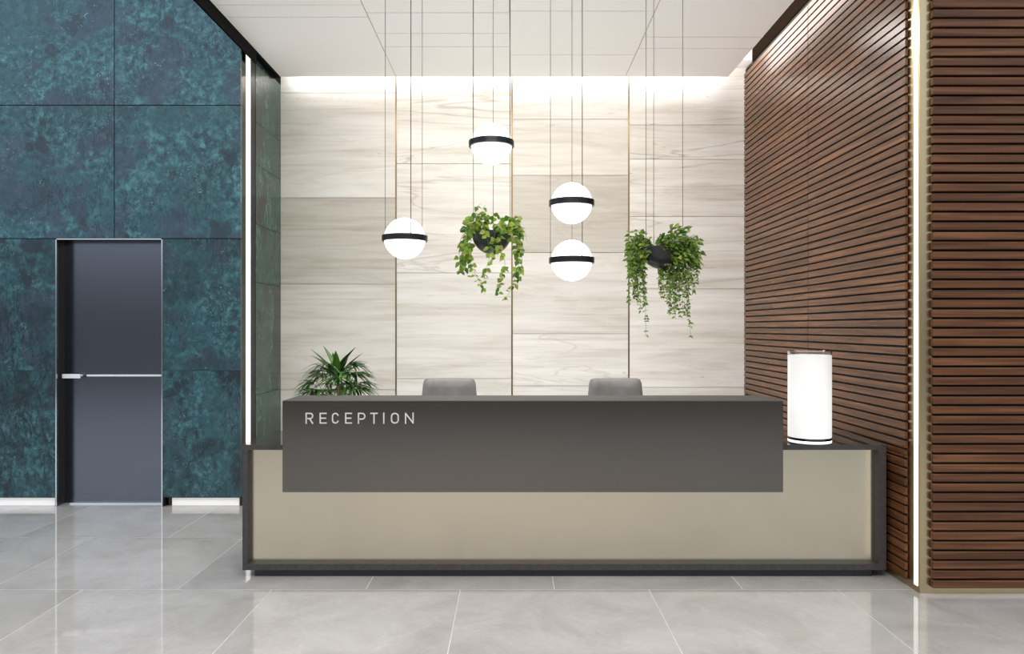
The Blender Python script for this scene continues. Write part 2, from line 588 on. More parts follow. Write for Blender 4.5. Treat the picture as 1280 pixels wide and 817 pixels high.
# ---- back wall: travertine slabs -----------------------------------------------------
cols = [-2.272, -1.14, 0.0, 1.148, 2.30]
joints = [[116, 247, 355, 487], [204.4, 341, 473], [149, 219, 315.5, 417, 482], [156, 199, 270.5, 361, 484]]
tones = [[0.50, 0.495, 0.37, 0.455, 0.47], [0.53, 0.51, 0.49, 0.51], [0.535, 0.475, 0.375, 0.49, 0.53, 0.52], [0.53, 0.525, 0.53, 0.535, 0.54, 0.53]]
veins = [[0, 0.1, 0.25, 0.1, 0], [1, 0.7, 0.15, 0.15], [0.2, 0.1, 0.3, 0.05, 0.5, 0.3], [0.9, 1, 0.7, 0.8, 0.1, 0.3]]
b = MB()
for i in range(4):
    zs = [4.05] + [hz(y, D_BACK) for y in joints[i]]
    while zs[-1] > 0.9:
        zs.append(zs[-1] - 0.9)
    zs.append(0.0)
    for j, (z1, z0) in enumerate(zip(zs, zs[1:])):
        tn = tones[i][j] if j < len(tones[i]) else 0.5
        vn = veins[i][j] if j < len(veins[i]) else 0.3
        b.cur = (rnd(), tn, vn)
        e = 0.0022
        b.box(cols[i] + (0.008 if i else 0), cols[i + 1] - (0.008 if i < 3 else 0), D_BACK, D_BACK + 0.02, z0 + e, z1 - e)
wb = struct(b.build('wall_back', M['trav']))
b = MB()
b.box(-2.45, 2.45, D_BACK + 0.012, D_BACK + 0.15, 0, 4.10)
b.build('joint_backing', M['joint'], wb)
for k, x in enumerate(cols[1:4]):
    b = MB()
    b.box(x - 0.0065, x + 0.0065, D_BACK + 0.003, D_BACK + 0.012, 0, 3.80)
    struct(b.build('trim_%d' % (k + 1), M['brass']))
    b = MB()

# ---- left return of the alcove -------------------------------------------------------
b = MB()
ys = [6.597, D_BACK]
zs = [0, 0.9, 1.9, 2.42, 2.95, 3.325, 3.88]
for z0, z1 in zip(zs, zs[1:]):
    b.cur = (rnd(), 0.5, 0)
    b.box(X_LEFT - 0.02, X_LEFT, 6.597, D_BACK, z0 + 0.002, z1 - 0.002)
wl = struct(b.build('wall_left', M['green']))
b = MB()
b.box(X_LEFT - 0.20, X_LEFT - 0.012, 6.30, D_BACK + 0.1, 0, 4.1)
b.build('joint_backing', M['tealgap'], wl)
b = MB()
b.box(X_LEFT - 0.02, X_LEFT - 0.001, 6.262, 6.357, 0, 4.05)
b.build('bronze_strip', M['bronze'], wl)
b = MB()
b.box(X_LEFT - 0.02, X_LEFT - 0.003, 6.456, 6.597, 0, 4.05)
b.build('black_strip', M['blackmetal'], wl)
b = MB()
b.box(X_LEFT - 0.015, X_LEFT + 0.004, 6.360, 6.453, 0.02, 3.84)
s = b.build('led_strip', M['led'])
tag(s, 'tall vertical light strip beside the teal stone wall', 'light strip')
# dark beam that edges the lowered ceiling
b = MB()
b.box(-2.240, -2.222, -5, 6.47, 3.797, 4.10)
struct(b.build('trim_4', M['beam']))
b = MB()
b.box(-2.42, -2.2225, 6.47, D_CEIL, 3.885, 4.10)  # black strip standing in for the shadow gap above the return
b.box(-2.42, X_LEFT - 0.001, D_CEIL, D_BACK + 0.02, 3.885, 4.10)
struct(b.build('trim_5', M['beam']))

# ---- stone wall with the door ----------------------------------------------------------
DX0, DX1, DZ = -3.818, -2.927, 2.243
zr = [0.08, 1.138, 2.243, 3.359, 4.474, 5.59]
xr = [-7.57, -6.51, -5.45, -4.389, -3.329, X_LEFT]
b = MB()
e = 0.0035
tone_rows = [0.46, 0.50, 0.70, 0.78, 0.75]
for j in range(5):
    for i in range(5):
        x0, x1 = xr[i], xr[i + 1]
        parts = [(x0, x1)]
        if j < 2:
            if i == 3:
                parts = [(x0, DX0)]
            elif i == 4:
                parts = [(DX1, x1)]
        for (p0, p1) in parts:
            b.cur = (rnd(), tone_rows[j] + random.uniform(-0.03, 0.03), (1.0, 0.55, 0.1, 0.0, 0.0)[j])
            ee0 = e if p0 not in (DX1,) else 0
            ee1 = e if p1 not in (DX0, X_LEFT) else 0
            ez0 = e if j else 0
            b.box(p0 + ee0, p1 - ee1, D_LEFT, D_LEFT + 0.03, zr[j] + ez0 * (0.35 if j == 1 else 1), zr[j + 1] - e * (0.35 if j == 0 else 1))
wf = struct(b.build('wall_front_left', M['teal']))
b = MB()
for (x0, x1, z0, z1) in ((-7.6, DX0 - 0.002, 0.07, 5.6), (DX1 + 0.002, X_LEFT - 0.012, 0.07, 5.6), (DX0 - 0.002, DX1 + 0.002, DZ + 0.002, 5.6)):
    b.box(x0, x1, D_LEFT + 0.022, D_LEFT + 0.06, z0, z1)
b.build('joint_backing', M['tealgap'], wf)
b = MB()
b.box(-7.6, DX0 - 0.01, D_LEFT + 0.06, D_LEFT + 0.30, 0.0, 5.6)
b.box(DX1 + 0.01, X_LEFT - 0.02, D_LEFT + 0.06, D_LEFT + 0.30, 0.0, 5.6)
b.box(DX0 - 0.01, DX1 + 0.01, D_LEFT + 0.06, D_LEFT + 0.30, DZ + 0.01, 5.6)
b.build('wall_core', M['jamb'], wf)
# baseboard set back under the stone
b = MB()
b.box(-7.6, DX0 - 0.012, D_LEFT + 0.05, D_LEFT + 0.062, 0, 0.078)
b.box(-2.868, X_LEFT - 0.03, D_LEFT + 0.05, D_LEFT + 0.062, 0, 0.078)
bl = struct(b.build('baseboard_left', M['baseboard']))
b = MB()
b.box(DX1 + 0.004, -2.868, D_LEFT + 0.05, D_LEFT + 0.062, 0, 0.078)
b.build('bronze_end', M['bronze'], bl)

# door
DL = 6.352
b = MB()
b.box(DX0 - 0.005, DX1 + 0.005, DL, DL + 0.045, 0.012, DZ + 0.004)
dr = struct(b.build('door_1', M['doorm']))
b = MB()
b.box(DX0 - 0.009, DX0 - 0.001, D_LEFT + 0.003, DL + 0.06, 0, DZ)
b.box(DX1 + 0.001, DX1 + 0.009, D_LEFT + 0.003, DL + 0.06, 0, DZ)
b.box(DX0 - 0.009, DX1 + 0.009, D_LEFT + 0.03, DL + 0.06, DZ + 0.001, DZ + 0.009)
b.build('jamb', M['jamb'], dr)
b = MB()
w = 0.0085
b.box(DX0 - 0.002, DX0 + w - 0.002, D_LEFT - 0.003, D_LEFT + 0.004, 0.0, DZ)
b.box(DX1 - w + 0.002, DX1 + 0.002, D_LEFT - 0.003, D_LEFT + 0.004, 0.0, DZ)
b.box(DX0 - 0.002, DX1 + 0.002, D_LEFT - 0.003, D_LEFT + 0.004, DZ - w, DZ)
b.build('door_frame', M['chrome'], dr)
zc = hz(469, DL)
b = MB()
b.box(at(102, 0, DL).x, DX1, DL - 0.003, DL, zc - 0.008, zc + 0.008)
b.build('inlay_strip', M['strip'], dr)
b = MB()
dh = DL - 0.06
x0, x1 = at(78, 0, dh).x, at(100.5, 0, dh).x
b.box(x0, x1, dh - 0.007, dh + 0.007, hz(472.6, dh), hz(467.2, dh), 0.002)
b.tube([(x1 - 0.02, dh, zc), (x1 - 0.02, DL - 0.006, zc)], 0.010, 12)
hd = b.build('door_handle', M['strip'], dr)
b = MB()
b.box(x1 - 0.035, x1 + 0.020, DL - 0.006, DL + 0.001, zc - 0.018, zc + 0.022, 0.002)
b.build('rose', M['doorm'], hd)
b = MB()
b.box(DX0, DX1, DL - 0.03, DL + 0.06, 0.0005, 0.011)
b.build('threshold', M['chrome'], dr)

# ---- right walls -----------------------------------------------------------------------
b = MB()
b.box(X_GOLD, X_GOLD + 0.10, D_GOLD, D_BACK + 0.1, 0, 5.2)
wr = struct(b.build('wall_right', M['gold']))
b = MB()
b.box(X_GOLD + 0.10, 7.5, D_GOLD, D_GOLD + 0.10, 0, 5.2)
b.box(X_GOLD + 0.001, X_GOLD + 0.10, D_GOLD - 0.0015, D_GOLD, 0, 5.2)
wfr = struct(b.build('wall_front_right', M['gold']))
PITCH, GAP, ZB = 0.0542, 0.0118, 0.04


def slats_side(y0, y1, ztop):
    b = MB()
    z = ZB
    while z + PITCH - GAP < ztop:
        b.cur = (rnd(), 0.5 + random.uniform(-0.07, 0.07), 0)
        b.box(X_WOOD, X_GOLD - 0.004, y0, y1, z, z + PITCH - GAP, 0.0015, 1)
        z += PITCH
    return b


slats_side(4.313, 5.728, 4.02).build('slat_panel', M['walnuty'], wr)
slats_side(5.735, D_BACK - 0.002, 4.02).build('slat_panel', M['walnuty'], wr)
b = MB()
b.box(X_GOLD - 0.006, X_GOLD, 4.326, D_BACK, ZB, 4.03)
b.build('backing_panel', M['black'], wr)
b = MB()
b.box(X_GOLD - 0.004, X_GOLD + 0.002, 4.216, 4.252, 0.035, 5.0)
s = b.build('led_strip', M['led'])
tag(s, 'vertical light strip set in the champagne metal corner beside the walnut slats', 'light strip')
b = MB()
z = ZB
yf = D_GOLD - 0.036
while z < 5.1:
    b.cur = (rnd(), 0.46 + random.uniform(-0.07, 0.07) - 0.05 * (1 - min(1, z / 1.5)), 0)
    z1 = z + PITCH - GAP
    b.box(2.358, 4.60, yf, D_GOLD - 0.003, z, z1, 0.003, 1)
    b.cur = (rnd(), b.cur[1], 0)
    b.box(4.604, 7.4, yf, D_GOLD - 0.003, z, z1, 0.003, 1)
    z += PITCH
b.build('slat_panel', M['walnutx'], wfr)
b = MB()
b.box(2.372, 7.4, D_GOLD - 0.008, D_GOLD - 0.0016, ZB, 5.1)
b.build('backing_panel', M['black'], wfr)

# ------------------------------------------------------------------ reception desk
DF = 4.456
XL, XR = -1.6135, 2.240
ZT = 0.798
DB = 5.076
desk = thing('reception_desk', 'long reception desk with dark raised front and pale metal base panel', 'reception desk', (0.3, 4.75, 0))
b = MB()
t = 0.031
b.prism([(XL, DF), (XR, DF), (2.268, DB), (XL, DB)], ZT - t, ZT)
b.build('counter_top', M['desktop'], desk)
b = MB()
fr = 0.0028
b.box(XL, XR, DF - fr, DF, ZT - t, ZT)                       # matt front edge of the top
b.box(XL, XL + t, DF - fr, DB, 0.048, ZT - t)
b.box(XR - 0.045, XR, DF - fr, DB, 0.048, ZT - t)
b.box(XL + t, XR - 0.045, DF - fr, DB, 0.048, 0.084)
b.build('frame', M['deskframe'], desk)
b = MB()
b.box(XL + t, XR - 0.045, 4.503, 4.525, 0.084, ZT - t)
b.build('front_panel', M['goldpanel'], desk)
b = MB()
b.box(-1.553, 2.17, 4.49, 4.98, 0.0, 0.048)
b.build('plinth', M['plinth'], desk)
sb = F / 217.0
BX0, BX1 = -287 / 217, 339 / 217
BZ0, BZ1 = 0.551, CH - 92 / 217
b = MB()
b.box(BX0, BX1, sb, 4.634, BZ0, BZ1, 0.0015, 1)
bx = b.build('raised_counter', M['box'], desk)
bt = MB()
bt.box(BX0 + 0.001, BX1 - 0.001, sb + 0.001, 4.633, BZ1, BZ1 + 0.0012)
bt.build('top_sheet', M['boxtop'], bx)


def ribbon(b, pts, w, y0, y1, closed=False):
    """flat stroke in the xz plane"""
    n = len(pts)
    P = [Vector((p[0], p[1])) for p in pts]
    L, Rr = [], []
    for i in range(n):
        pv = P[i - 1] if (i or closed) else None
        nx = P[(i + 1) % n] if (i < n - 1 or closed) else None
        d0 = (P[i] - pv).normalized() if pv is not None else None
        d1 = (nx - P[i]).normalized() if nx is not None else None
        d0 = d0 or d1
        d1 = d1 or d0
        n0, n1 = Vector((-d0.y, d0.x)), Vector((-d1.y, d1.x))
        m = (n0 + n1)
        m = m.normalized() if m.length > 1e-4 else n0
        k = w / 2 / max(0.35, m.dot(n0))
        L.append(P[i] + m * k)
        Rr.append(P[i] - m * k)
    fa = [[b.bm.verts.new((q.x, y, q.y)) for q in ln] for ln in (L, Rr) for y in (y0, y1)]
    lf, lb, rf, rb = fa[0], fa[1], fa[2], fa[3]
    for i in range(n if closed else n - 1):
        j = (i + 1) % n
        b.face([lf[i], lf[j], rf[j], rf[i]])
        b.face([lb[j], lb[i], rb[i], rb[j]])
        b.face([lf[j], lf[i], lb[i], lb[j]])
        b.face([rf[i], rf[j], rb[j], rb[i]])
    if not closed:
        b.face([lf[0], rf[0], rb[0], lb[0]])
        b.face([lf[-1], lb[-1], rb[-1], rf[-1]])


def arc(cx, cy, rx, ry, a0, a1, n=14):
    return [(cx + rx * cos(R(a0 + (a1 - a0) * i / n)), cy + ry * sin(R(a0 + (a1 - a0) * i / n))) for i in range(n + 1)]


# letters: strokes on a unit-high grid, u = stroke half width kept inside the box
def glyph(ch, w):
    u = 0.068
    r = 0.27
    l, rr, bo, to, m = u, w - u, u, 1 - u, 0.5
    if ch == 'E':
        return [([(rr + u, to), (l, to), (l, bo), (rr + u, bo)], 0), ([(l, m), (rr + 0.02, m)], 0)]
    if ch in 'RP':
        mid = 0.47 if ch == 'R' else 0.42
        q = (to - mid) / 2
        st = [([(l, 0), (l, to), (rr - q, to)] + arc(rr - q, mid + q, q, q, 90, -90)[1:] + [(l, mid)], 0)]
        if ch == 'R':
            st.append(([(l + (rr - l) * 0.52, mid), (rr + 0.02, 0)], 0))
        return st
    if ch == 'C':
        return [(arc((l + rr) / 2, to - r, (rr - l) / 2, r, 12, 180) + arc((l + rr) / 2, bo + r, (rr - l) / 2, r, 180, 348), 0)]
    if ch == 'O':
        return [(arc((l + rr) / 2, to - r, (rr - l) / 2, r, 0, 180) + arc((l + rr) / 2, bo + r, (rr - l) / 2, r, 180, 360), 1)]
    if ch == 'T':
        return [([(0, to), (w, to)], 0), ([(w / 2, to), (w / 2, 0)], 0)]
    if ch == 'I':
        return [([(w / 2, 0), (w / 2, 1)], 0)]
    if ch == 'N':
        return [([(l, 0), (l, 1 - 0.02)], 0), ([(l, to), (rr, bo)], 0), ([(rr, 0.02), (rr, 1)], 0)]


spans = [('R', 90, 165), ('E', 222, 290), ('C', 338, 405), ('E', 462, 528), ('P', 582, 656), ('T', 700, 770), ('I', 818, 836), ('O', 893, 970), ('N', 1025, 1110)]
ZLT, ZLB = hz(515.4, sb), hz(529.3, sb)
HH = ZLT - ZLB
for ch, a0, a1 in spans:
    x0 = (370 + a0 / 7.53 - CX) / 217
    x1 = (370 + a1 / 7.53 - CX) / 217
    b = MB()
    for k, (pts, cl) in enumerate(glyph(ch, (x1 - x0) / HH)):
        pp = [(x0 + px * HH, ZLB + pz * HH) for px, pz in pts]
        if cl:
            pp = [p for i, p in enumerate(pp) if i == 0 or (Vector(p) - Vector(pp[i - 1])).length > 1e-5]
            if (Vector(pp[0]) - Vector(pp[-1])).length < 1e-5:
                pp.pop()
        else:
            pp = [p for i, p in enumerate(pp) if i == 0 or (Vector(p) - Vector(pp[i - 1])).length > 1e-5]
        ribbon(b, pp, 0.0070, sb - 0.0042 - 0.0001 * k, sb + 0.0005, bool(cl))
    b.build('letter', M['letter'], bx)

# ------------------------------------------------------------------ table lamp
LY, LX, LR = 4.636, 1.854, 0.1295
zt = ZT + 0.0005
lamp = thing('table_lamp', 'tall cylindrical glass table lamp glowing white on the right end of the desk', 'lamp', (LX, LY, zt))
b = MB()
b.lathe((LX, LY, zt), [(0, 0.0), (LR - 0.003, 0.0), (LR - 0.001, 0.001), (LR - 0.001, 0.0065), (LR - 0.002, 0.007), (0, 0.007)], 64)
b.build('base', M['globe'], lamp, True, R(35))  # glowing disc added to mimic the shade's white reflection in the counter
b = MB()
b.lathe((LX, LY, zt), [(LR - 0.02, 0.0073), (LR, 0.0073), (LR + 0.0005, 0.009), (LR + 0.0005, 0.0215), (LR, 0.023), (LR - 0.02, 0.023)], 64, True)
b.build('chrome_ring', M['darkchrome'], lamp, True, R(35))
b = MB()
b.lathe((LX, LY, zt), [(LR - 0.012, 0.0235), (LR - 0.002, 0.024), (LR - 0.001, 0.027), (LR - 0.001, 0.528), (LR - 0.006, 0.531), (LR - 0.012, 0.528)], 64, True)
b.build('glass_shade', M['opal'], lamp, True, R(35))
b = MB()
b.lathe((LX, LY, zt), [(LR - 0.006, 0.532), (LR, 0.532), (LR, 0.5545), (LR - 0.003, 0.556), (LR - 0.006, 0.5545)], 64, True)
b.build('clear_rim', M['glass'], lamp, True, R(35))
b = MB()
b.tube([(LX, LY, zt + 0.013), (LX, LY, zt + 0.12)], 0.02, 16)
b.lathe((LX, LY, zt), [(0, 0.12), (0.03, 0.14), (0.045, 0.19), (0.03, 0.24), (0, 0.255)], 24)
b.build('bulb', M['globe'], lamp, True, R(40))

# ------------------------------------------------------------------ pendant lamps
DP = 4.8
SP = F / DP
RS, RR = 25.6 / SP, 28.4 / SP


def rim_point(c, r, dxpx, front):
    dx = dxpx / SP
    dx = max(-r * 0.999, min(r * 0.999, dx))
    dy = math.sqrt(r * r - dx * dx) * (-1 if front else 1)
    return Vector((c.x + dx, c.y + dy, c.z))


def pendant(px, py, wires, label, ztop=Z_CEIL):
    c = at(px, py, DP)
    root = thing('pendant_lamp', label, 'pendant lamp', c - Vector((0, 0, RS)), 'black ringed globe pendants over the desk')
    b = MB()
    prof = [(RS * sin(pi * k / 32), -RS * cos(pi * k / 32)) for k in range(33)]
    prof[0] = (0, -RS)
    prof[-1] = (0, RS)
    b.lathe(c, prof, 64)
    b.build('glass_globe', M['globe'], root, True)
    b = MB()
    hh = 0.019
    ri = RS - 0.004
    b.lathe(c, [(ri, -hh), (RR - 0.002, -hh), (RR, -hh + 0.002), (RR, -0.003), (RR - 0.0015, -0.0015), (RR - 0.0015, 0.0015), (RR, 0.003), (RR, hh - 0.002), (RR - 0.002, hh), (ri, hh)], 72, True)
    b.build('ring', M['ring'], root, True, R(30))
    for dx, front in wires:
        p = rim_point(c, RR - 0.005, dx, front)
        b = MB()
        b.tube([p, (p.x, p.y, ztop)], 0.0026 if front else 0.0017, 8)
        b.build('cable', M['cable'], root, True)
    return c


pendant(506, 298, [(-26, 0), (11, 1), (19.5, 0)], 'lone white globe pendant with black ring, leftmost of the four globes')
c2 = pendant(614.3, 180, [(-21.9, 1), (1.5, 0), (23.2, 1)], 'white globe pendant hanging highest, above a bowl of trailing round leaves')
c3 = pendant(714.5, 254, [(-26, 0), (2.7, 0), (11, 1)], 'white globe pendant, upper of the pair on shared cables')
pendant(714.5, 325.5, [(-26, 0), (2.7, 0), (11, 1)], 'white globe pendant, lower of the pair on shared cables', c3.z - 0.0205)


# ------------------------------------------------------------------ hanging planters
def spline(pts, n):
    """catmull-rom through pts"""
    P = [Vector(p) for p in pts]
    P = [P[0] * 2 - P[1]] + P + [P[-1] * 2 - P[-2]]
    out = []
    segs = len(P) - 3
    for i in range(n + 1):
        t = i / n * segs
        k = min(int(t), segs - 1)
        u = t - k
        a, b_, c, d = P[k:k + 4]
        out.append(0.5 * ((2 * b_) + (c - a) * u + (2 * a - 5 * b_ + 4 * c - d) * u * u + (3 * b_ - a - 3 * c + d) * u ** 3))
    return out


def rnd_unit():
    while True:
        v = Vector((random.uniform(-1, 1), random.uniform(-1, 1), random.uniform(-1, 1)))
        if 0.05 < v.length < 1:
            return v.normalized()


def grow(fb, sb_, pts, step, ln, wd, spread=1.0, taper=0.6, pointed=False):
    """leaves along a stem"""
    length = sum((Vector(q) - Vector(p)).length for p, q in zip(pts, pts[1:]))
    n = max(3, int(length / step))
    sp = spline(pts, n)
    sb_.tube(sp, 0.0016, 5, 0.0009)
    for i, p in enumerate(sp[1:], 1):
        if random.random() < 0.12:
            continue
        p = p + Vector((random.uniform(-1, 1), random.uniform(-1, 1), random.uniform(-1.5, 1.5))) * 0.006
        k = 1 - (1 - taper) * i / n
        for sgn in ((1, -1) if random.random() < spread else (random.choice((1, -1)),)):
            side = Vector((sgn * random.uniform(0.5, 1.0), random.uniform(-0.9, 0.5), random.uniform(-1.3, 0.3))).normalized()
            nrm = (Vector((0, -0.8, 0.55)) + rnd_unit() * 0.75).normalized()
            fb.leaf(p, side, nrm, ln * k * random.uniform(0.75, 1.2), wd * k * random.uniform(0.8, 1.15), random.uniform(0, 0.3), random.uniform(0, 0.45), 5, pointed,
                    (min(1, max(0, random.betavariate(2.0, 2.0))), 0.5, 0.0 if random.random() < 0.6 else 0.6))


def dome(fb, c, centers, n, ln, wd, pointed=False):
    for _ in range(n):
        ox, oy, oz, r = random.choice(centers)
        p = c + Vector((ox, oy, oz)) / SP + rnd_unit() * (r / SP) * random.random() ** 0.5
        d = (p - c + Vector((0, -0.02, 0.0)) + rnd_unit() * 0.05).normalized()
        d.z -= 0.25
        nrm = (Vector((0, -0.75, 0.7)) + rnd_unit() * 0.7).normalized()
        fb.leaf(p, d, nrm, ln * random.uniform(0.75, 1.2), wd * random.uniform(0.8, 1.15), random.uniform(0, 0.3), random.uniform(0, 0.35), 5, pointed,
                (random.betavariate(2.2, 1.9), 0.5, 0.0 if random.random() < 0.6 else 0.6))


def planter(px, py, rpx, hpx, label):
    c = at(px, py, DP)
    root = thing('hanging_planter', label, 'hanging plant', c - Vector((0, 0, hpx / SP)), 'trailing plants hung over the desk')
    r, h = rpx / SP, hpx / SP
    b = MB()
    prof = [(0, -h)] + [(r * sin(pi / 2 * k / 14), -h * cos(pi / 2 * k / 14)) for k in range(1, 15)] + [(r, 0.004), (r - 0.004, 0.004)] + [((r - 0.005) * cos(pi / 2 * k / 8), -0.02 - (h - 0.03) * sin(pi / 2 * k / 8)) for k in range(0, 8)] + [(0, -h + 0.012)]
    b.lathe(c, prof, 48)
    b.build('bowl', M['bowl'], root, True, R(50))
    b = MB()
    b.lathe(c, [(0, -0.006), (r * 0.5, -0.010), (r - 0.006, -0.016), (r - 0.006, -0.02), (0, -0.022)], 32)
    b.build('soil', M['soil'], root, True)
    return c, root, r


def V(c, x, z, y=0.0):
    return Vector((c.x + x / SP, c.y + y / SP, c.z - z / SP))


# planter with sparse round leaves
c, root, r = planter(614.5, 291, 24.8, 26.5, 'black bowl planter with sparse round leaves, hung below the highest globe')
for dx, front in [(-21.9, 1), (1.5, 0), (23.2, 1)]:
    p = rim_point(c, r - 0.004, dx, front)
    b = MB()
    q = rim_point(c2, RR - 0.005, dx, front)
    b.tube([p, (q.x, q.y, c2.z - 0.0205)], 0.0017, 8)
    b.build('cable', M['cable'], root, True)
fb, sb_ = MB(), MB()
random.seed(21)
S1 = [
    [(-14, -4, -8), (-26, -6, -16), (-29, 14, -18), (-27, 34, -16), (-20, 52, -14), (-9, 71, -14)],
    [(-14, -4, 0), (-30, -8, -4), (-38, 8, -6), (-40, 30, -6), (-38, 46, -6), (-40, 51, -6)],
    [(-12, -4, 8), (-27, -2, 10), (-32, 18, 10), (-33, 38, 8), (-31, 52, 8)],
    [(-6, -4, -14), (-9, -6, -27), (-4, 12, -28), (-2, 32, -24), (-7, 48, -20), (-9, 62, -18)],
    [(10, -4, -12), (12, -2, -28), (12, 22, -27), (17, 40, -22), (12, 58, -18), (8, 76, -16)],
    [(14, -4, -10), (27, -6, -14), (31, 16, -16), (30, 40, -14), (29, 58, -14), (23, 74, -12), (17, 82, -12)],
    [(14, -4, -4), (30, -8, -8), (36, 12, -8), (34, 34, -6), (33, 56, -6), (27, 68, -6)],
    [(14, -4, 4), (30, -10, 4), (40, -4, 4), (44, 10, 4)],
    [(12, -6, 6), (28, -14, 6), (34, 2, 8), (38, 22, 8), (38, 46, 8)],
    [(-10, -4, -6), (-16, -18, -6), (-20, -28, -6), (-13, -36, -6)],
    [(-4, -6, -6), (-12, -22, -6), (-8, -34, -6)],
    [(4, -6, -16), (8, -6, -27), (4, 8, -29), (6, 20, -27), (4, 30, -24)],
]
for k, st in enumerate(S1):
    pts = [V(c, x, z, y) for x, z, y in st]
    grow(fb, sb_, pts, 0.031, 0.042, 0.038, 0.62, 0.72)
for st in (S1[0], S1[2], S1[5], S1[6], S1[8]):
    pts = [V(c, x * 1.02 + random.uniform(-3, 3), z, y + 3) for x, z, y in st[:4]]
    grow(fb, sb_, pts, 0.030, 0.042, 0.038, 0.75, 0.85)
dome(fb, c, [(-22, -4, 14, 10), (-4, -4, 12, 13), (8, -4, 10, 12), (26, -4, 10, 12), (-26, -4, 2, 9), (30, -4, 0, 10), (2, -14, 6, 10), (22, -14, -2, 8), (-14, -10, 6, 8), (-30, -2, -14, 9), (-32, 0, -30, 9)], 170, 0.042, 0.039)
fo = fb.build('foliage', M['ivy'], root)
sb_.build('stems', M['stem'], fo, True)

# planter with dense small leaves
c, root, r = planter(827, 310, 26.5, 26.0, 'black bowl planter overflowing with dense small leaves, hung near the slatted wall')
for dx, front in [(-22, 1), (-5, 0), (25.8, 1)]:
    p = rim_point(c, r - 0.003, dx, front)
    b = MB()
    b.tube([p, (p.x, p.y, Z_CEIL)], 0.0017, 8)
    b.build('cable', M['cable'], root, True)
fb, sb_ = MB(), MB()
random.seed(33)
ST = []
# left curtain
for k in range(17):
    x = random.uniform(-41, -18)
    ln_ = random.uniform(30, 62) if x < -34 else random.uniform(45, 78)
    ST.append((x, ln_, random.uniform(-16, 16)))
ST += [(-20, 108, -8), (-26, 80, -6), (-38, 68, 0)]
# right curtain
for k in range(32):
    x = random.uniform(-2, 44)
    ln_ = random.uniform(46, 84) if 4 < x < 38 else random.uniform(30, 62)
    ST.append((x, ln_, random.uniform(-24, 18)))
ST += [(30, 108, -8), (8, 82, -14), (16, 86, -12), (24, 84, -10)]
for x, ln_, y in ST:
    x -= 2.5
    sx = x * 0.55
    sway = random.uniform(-4, 4) + (6 if ln_ > 100 and x > 0 else 0) + (2 if ln_ > 100 and x < 0 else 0)
    top = random.uniform(-16, -3)
    pts = [V(c, sx, 0, y * 0.5), V(c, x * 0.9, top, y), V(c, x, ln_ * 0.25, y), V(c, x + sway * 0.3, ln_ * 0.6, y), V(c, x + sway, ln_, y)]
    grow(fb, sb_, pts, 0.019, 0.036, 0.024, 0.9, 0.55, True)
dome(fb, c, [(-34, -4, 12, 11), (-24, -4, 14, 11), (14, -4, 17, 11), (24, -4, 16, 12), (34, -4, 8, 12), (-36, -4, 0, 10), (38, -4, -6, 12), (2, -10, 10, 8), (10, -20, 2, 9), (30, -14, 4, 10), (-30, -10, -14, 11), (-24, -20, -4, 9), (22, -24, -12, 10), (34, -16, -16, 11), (2, -24, 2, 8), (12, -26, -14, 8), (6, -27, 2, 7), (14, -25, 6, 8)], 540, 0.036, 0.024, True)
fo = fb.build('foliage', M['ivydark'], root)
sb_.build('stems', M['stem'], fo, True)

# ------------------------------------------------------------------ potted palm behind the desk
random.seed(11)
PD = 6.25
s_p = F / PD
pc = at(422, 0, PD)
PX, PY = pc.x, PD
plant = thing('potted_palm', 'dark green leafy palm standing behind the left of the desk', 'potted plant', (PX, PY, 0))
b = MB()
b.lathe((PX, PY, 0), [(0, 0), (0.15, 0), (0.16, 0.01), (0.20, 0.46), (0.20, 0.48), (0.185, 0.48), (0.18, 0.44), (0, 0.43)], 40)
b.build('planter_pot', M['pot'], plant, True, R(35))
b = MB()
b.lathe((PX, PY, 0), [(0, 0.452), (0.10, 0.450), (0.181, 0.445), (0.181, 0.435), (0, 0.432)], 30)
b.build('soil', M['soil'], plant, True)
b = MB()
b.tube(spline([(PX, PY, 0.44), (PX + 0.01, PY, 0.75), (PX, PY, 1.12)], 10), 0.022, 10, 0.012)
for k in range(5):
    a = 2 * pi * k / 5 + 0.4
    b.tube(spline([(PX + 0.06 * cos(a), PY + 0.06 * sin(a), 0.44), (PX + 0.09 * cos(a), PY + 0.09 * sin(a), 0.7), (PX + 0.12 * cos(a), PY + 0.12 * sin(a), 0.92)], 8), 0.014, 8, 0.008)
b.build('canes', M['trunk'], plant, True)
fb, pb = MB(), MB()


def blade(fb, p, d, ln, wd, droop, tone):
    """long strap leaf that arches over"""
    d = d.normalized()
    s = d.cross(Vector((0, 0, 1)))
    s = s.normalized() if s.length > 1e-3 else Vector((1, 0, 0))
    n = s.cross(d)
    seg = 8
    rows_ = []
    for i in range(seg + 1):
        t = i / seg
        w = wd * 0.5 * min(1.0, 0.35 + 2.2 * t) * (1 - max(0, (t - 0.45) / 0.55) ** 1.6)
        q = p + d * ln * t - Vector((0, 0, 1)) * droop * ln * t ** 2
        if i == seg:
            rows_.append([fb.bm.verts.new(q)])
        else:
            rows_.append([fb.bm.verts.new(q - s * w + n * w * 0.35), fb.bm.verts.new(q), fb.bm.verts.new(q + s * w + n * w * 0.35)])
    for q, w in zip(rows_, rows_[1:]):
        if len(w) == 3:
            fb.face([q[0], q[1], w[1], w[0]], (tone, 0.5, 0))
            fb.face([q[1], q[2], w[2], w[1]], (tone * 0.85, 0.5, 0))
        else:
            fb.face([q[0], q[1], w[0]], (tone, 0.5, 0))
            fb.face([q[1], q[2], w[0]], (tone * 0.85, 0.5, 0))


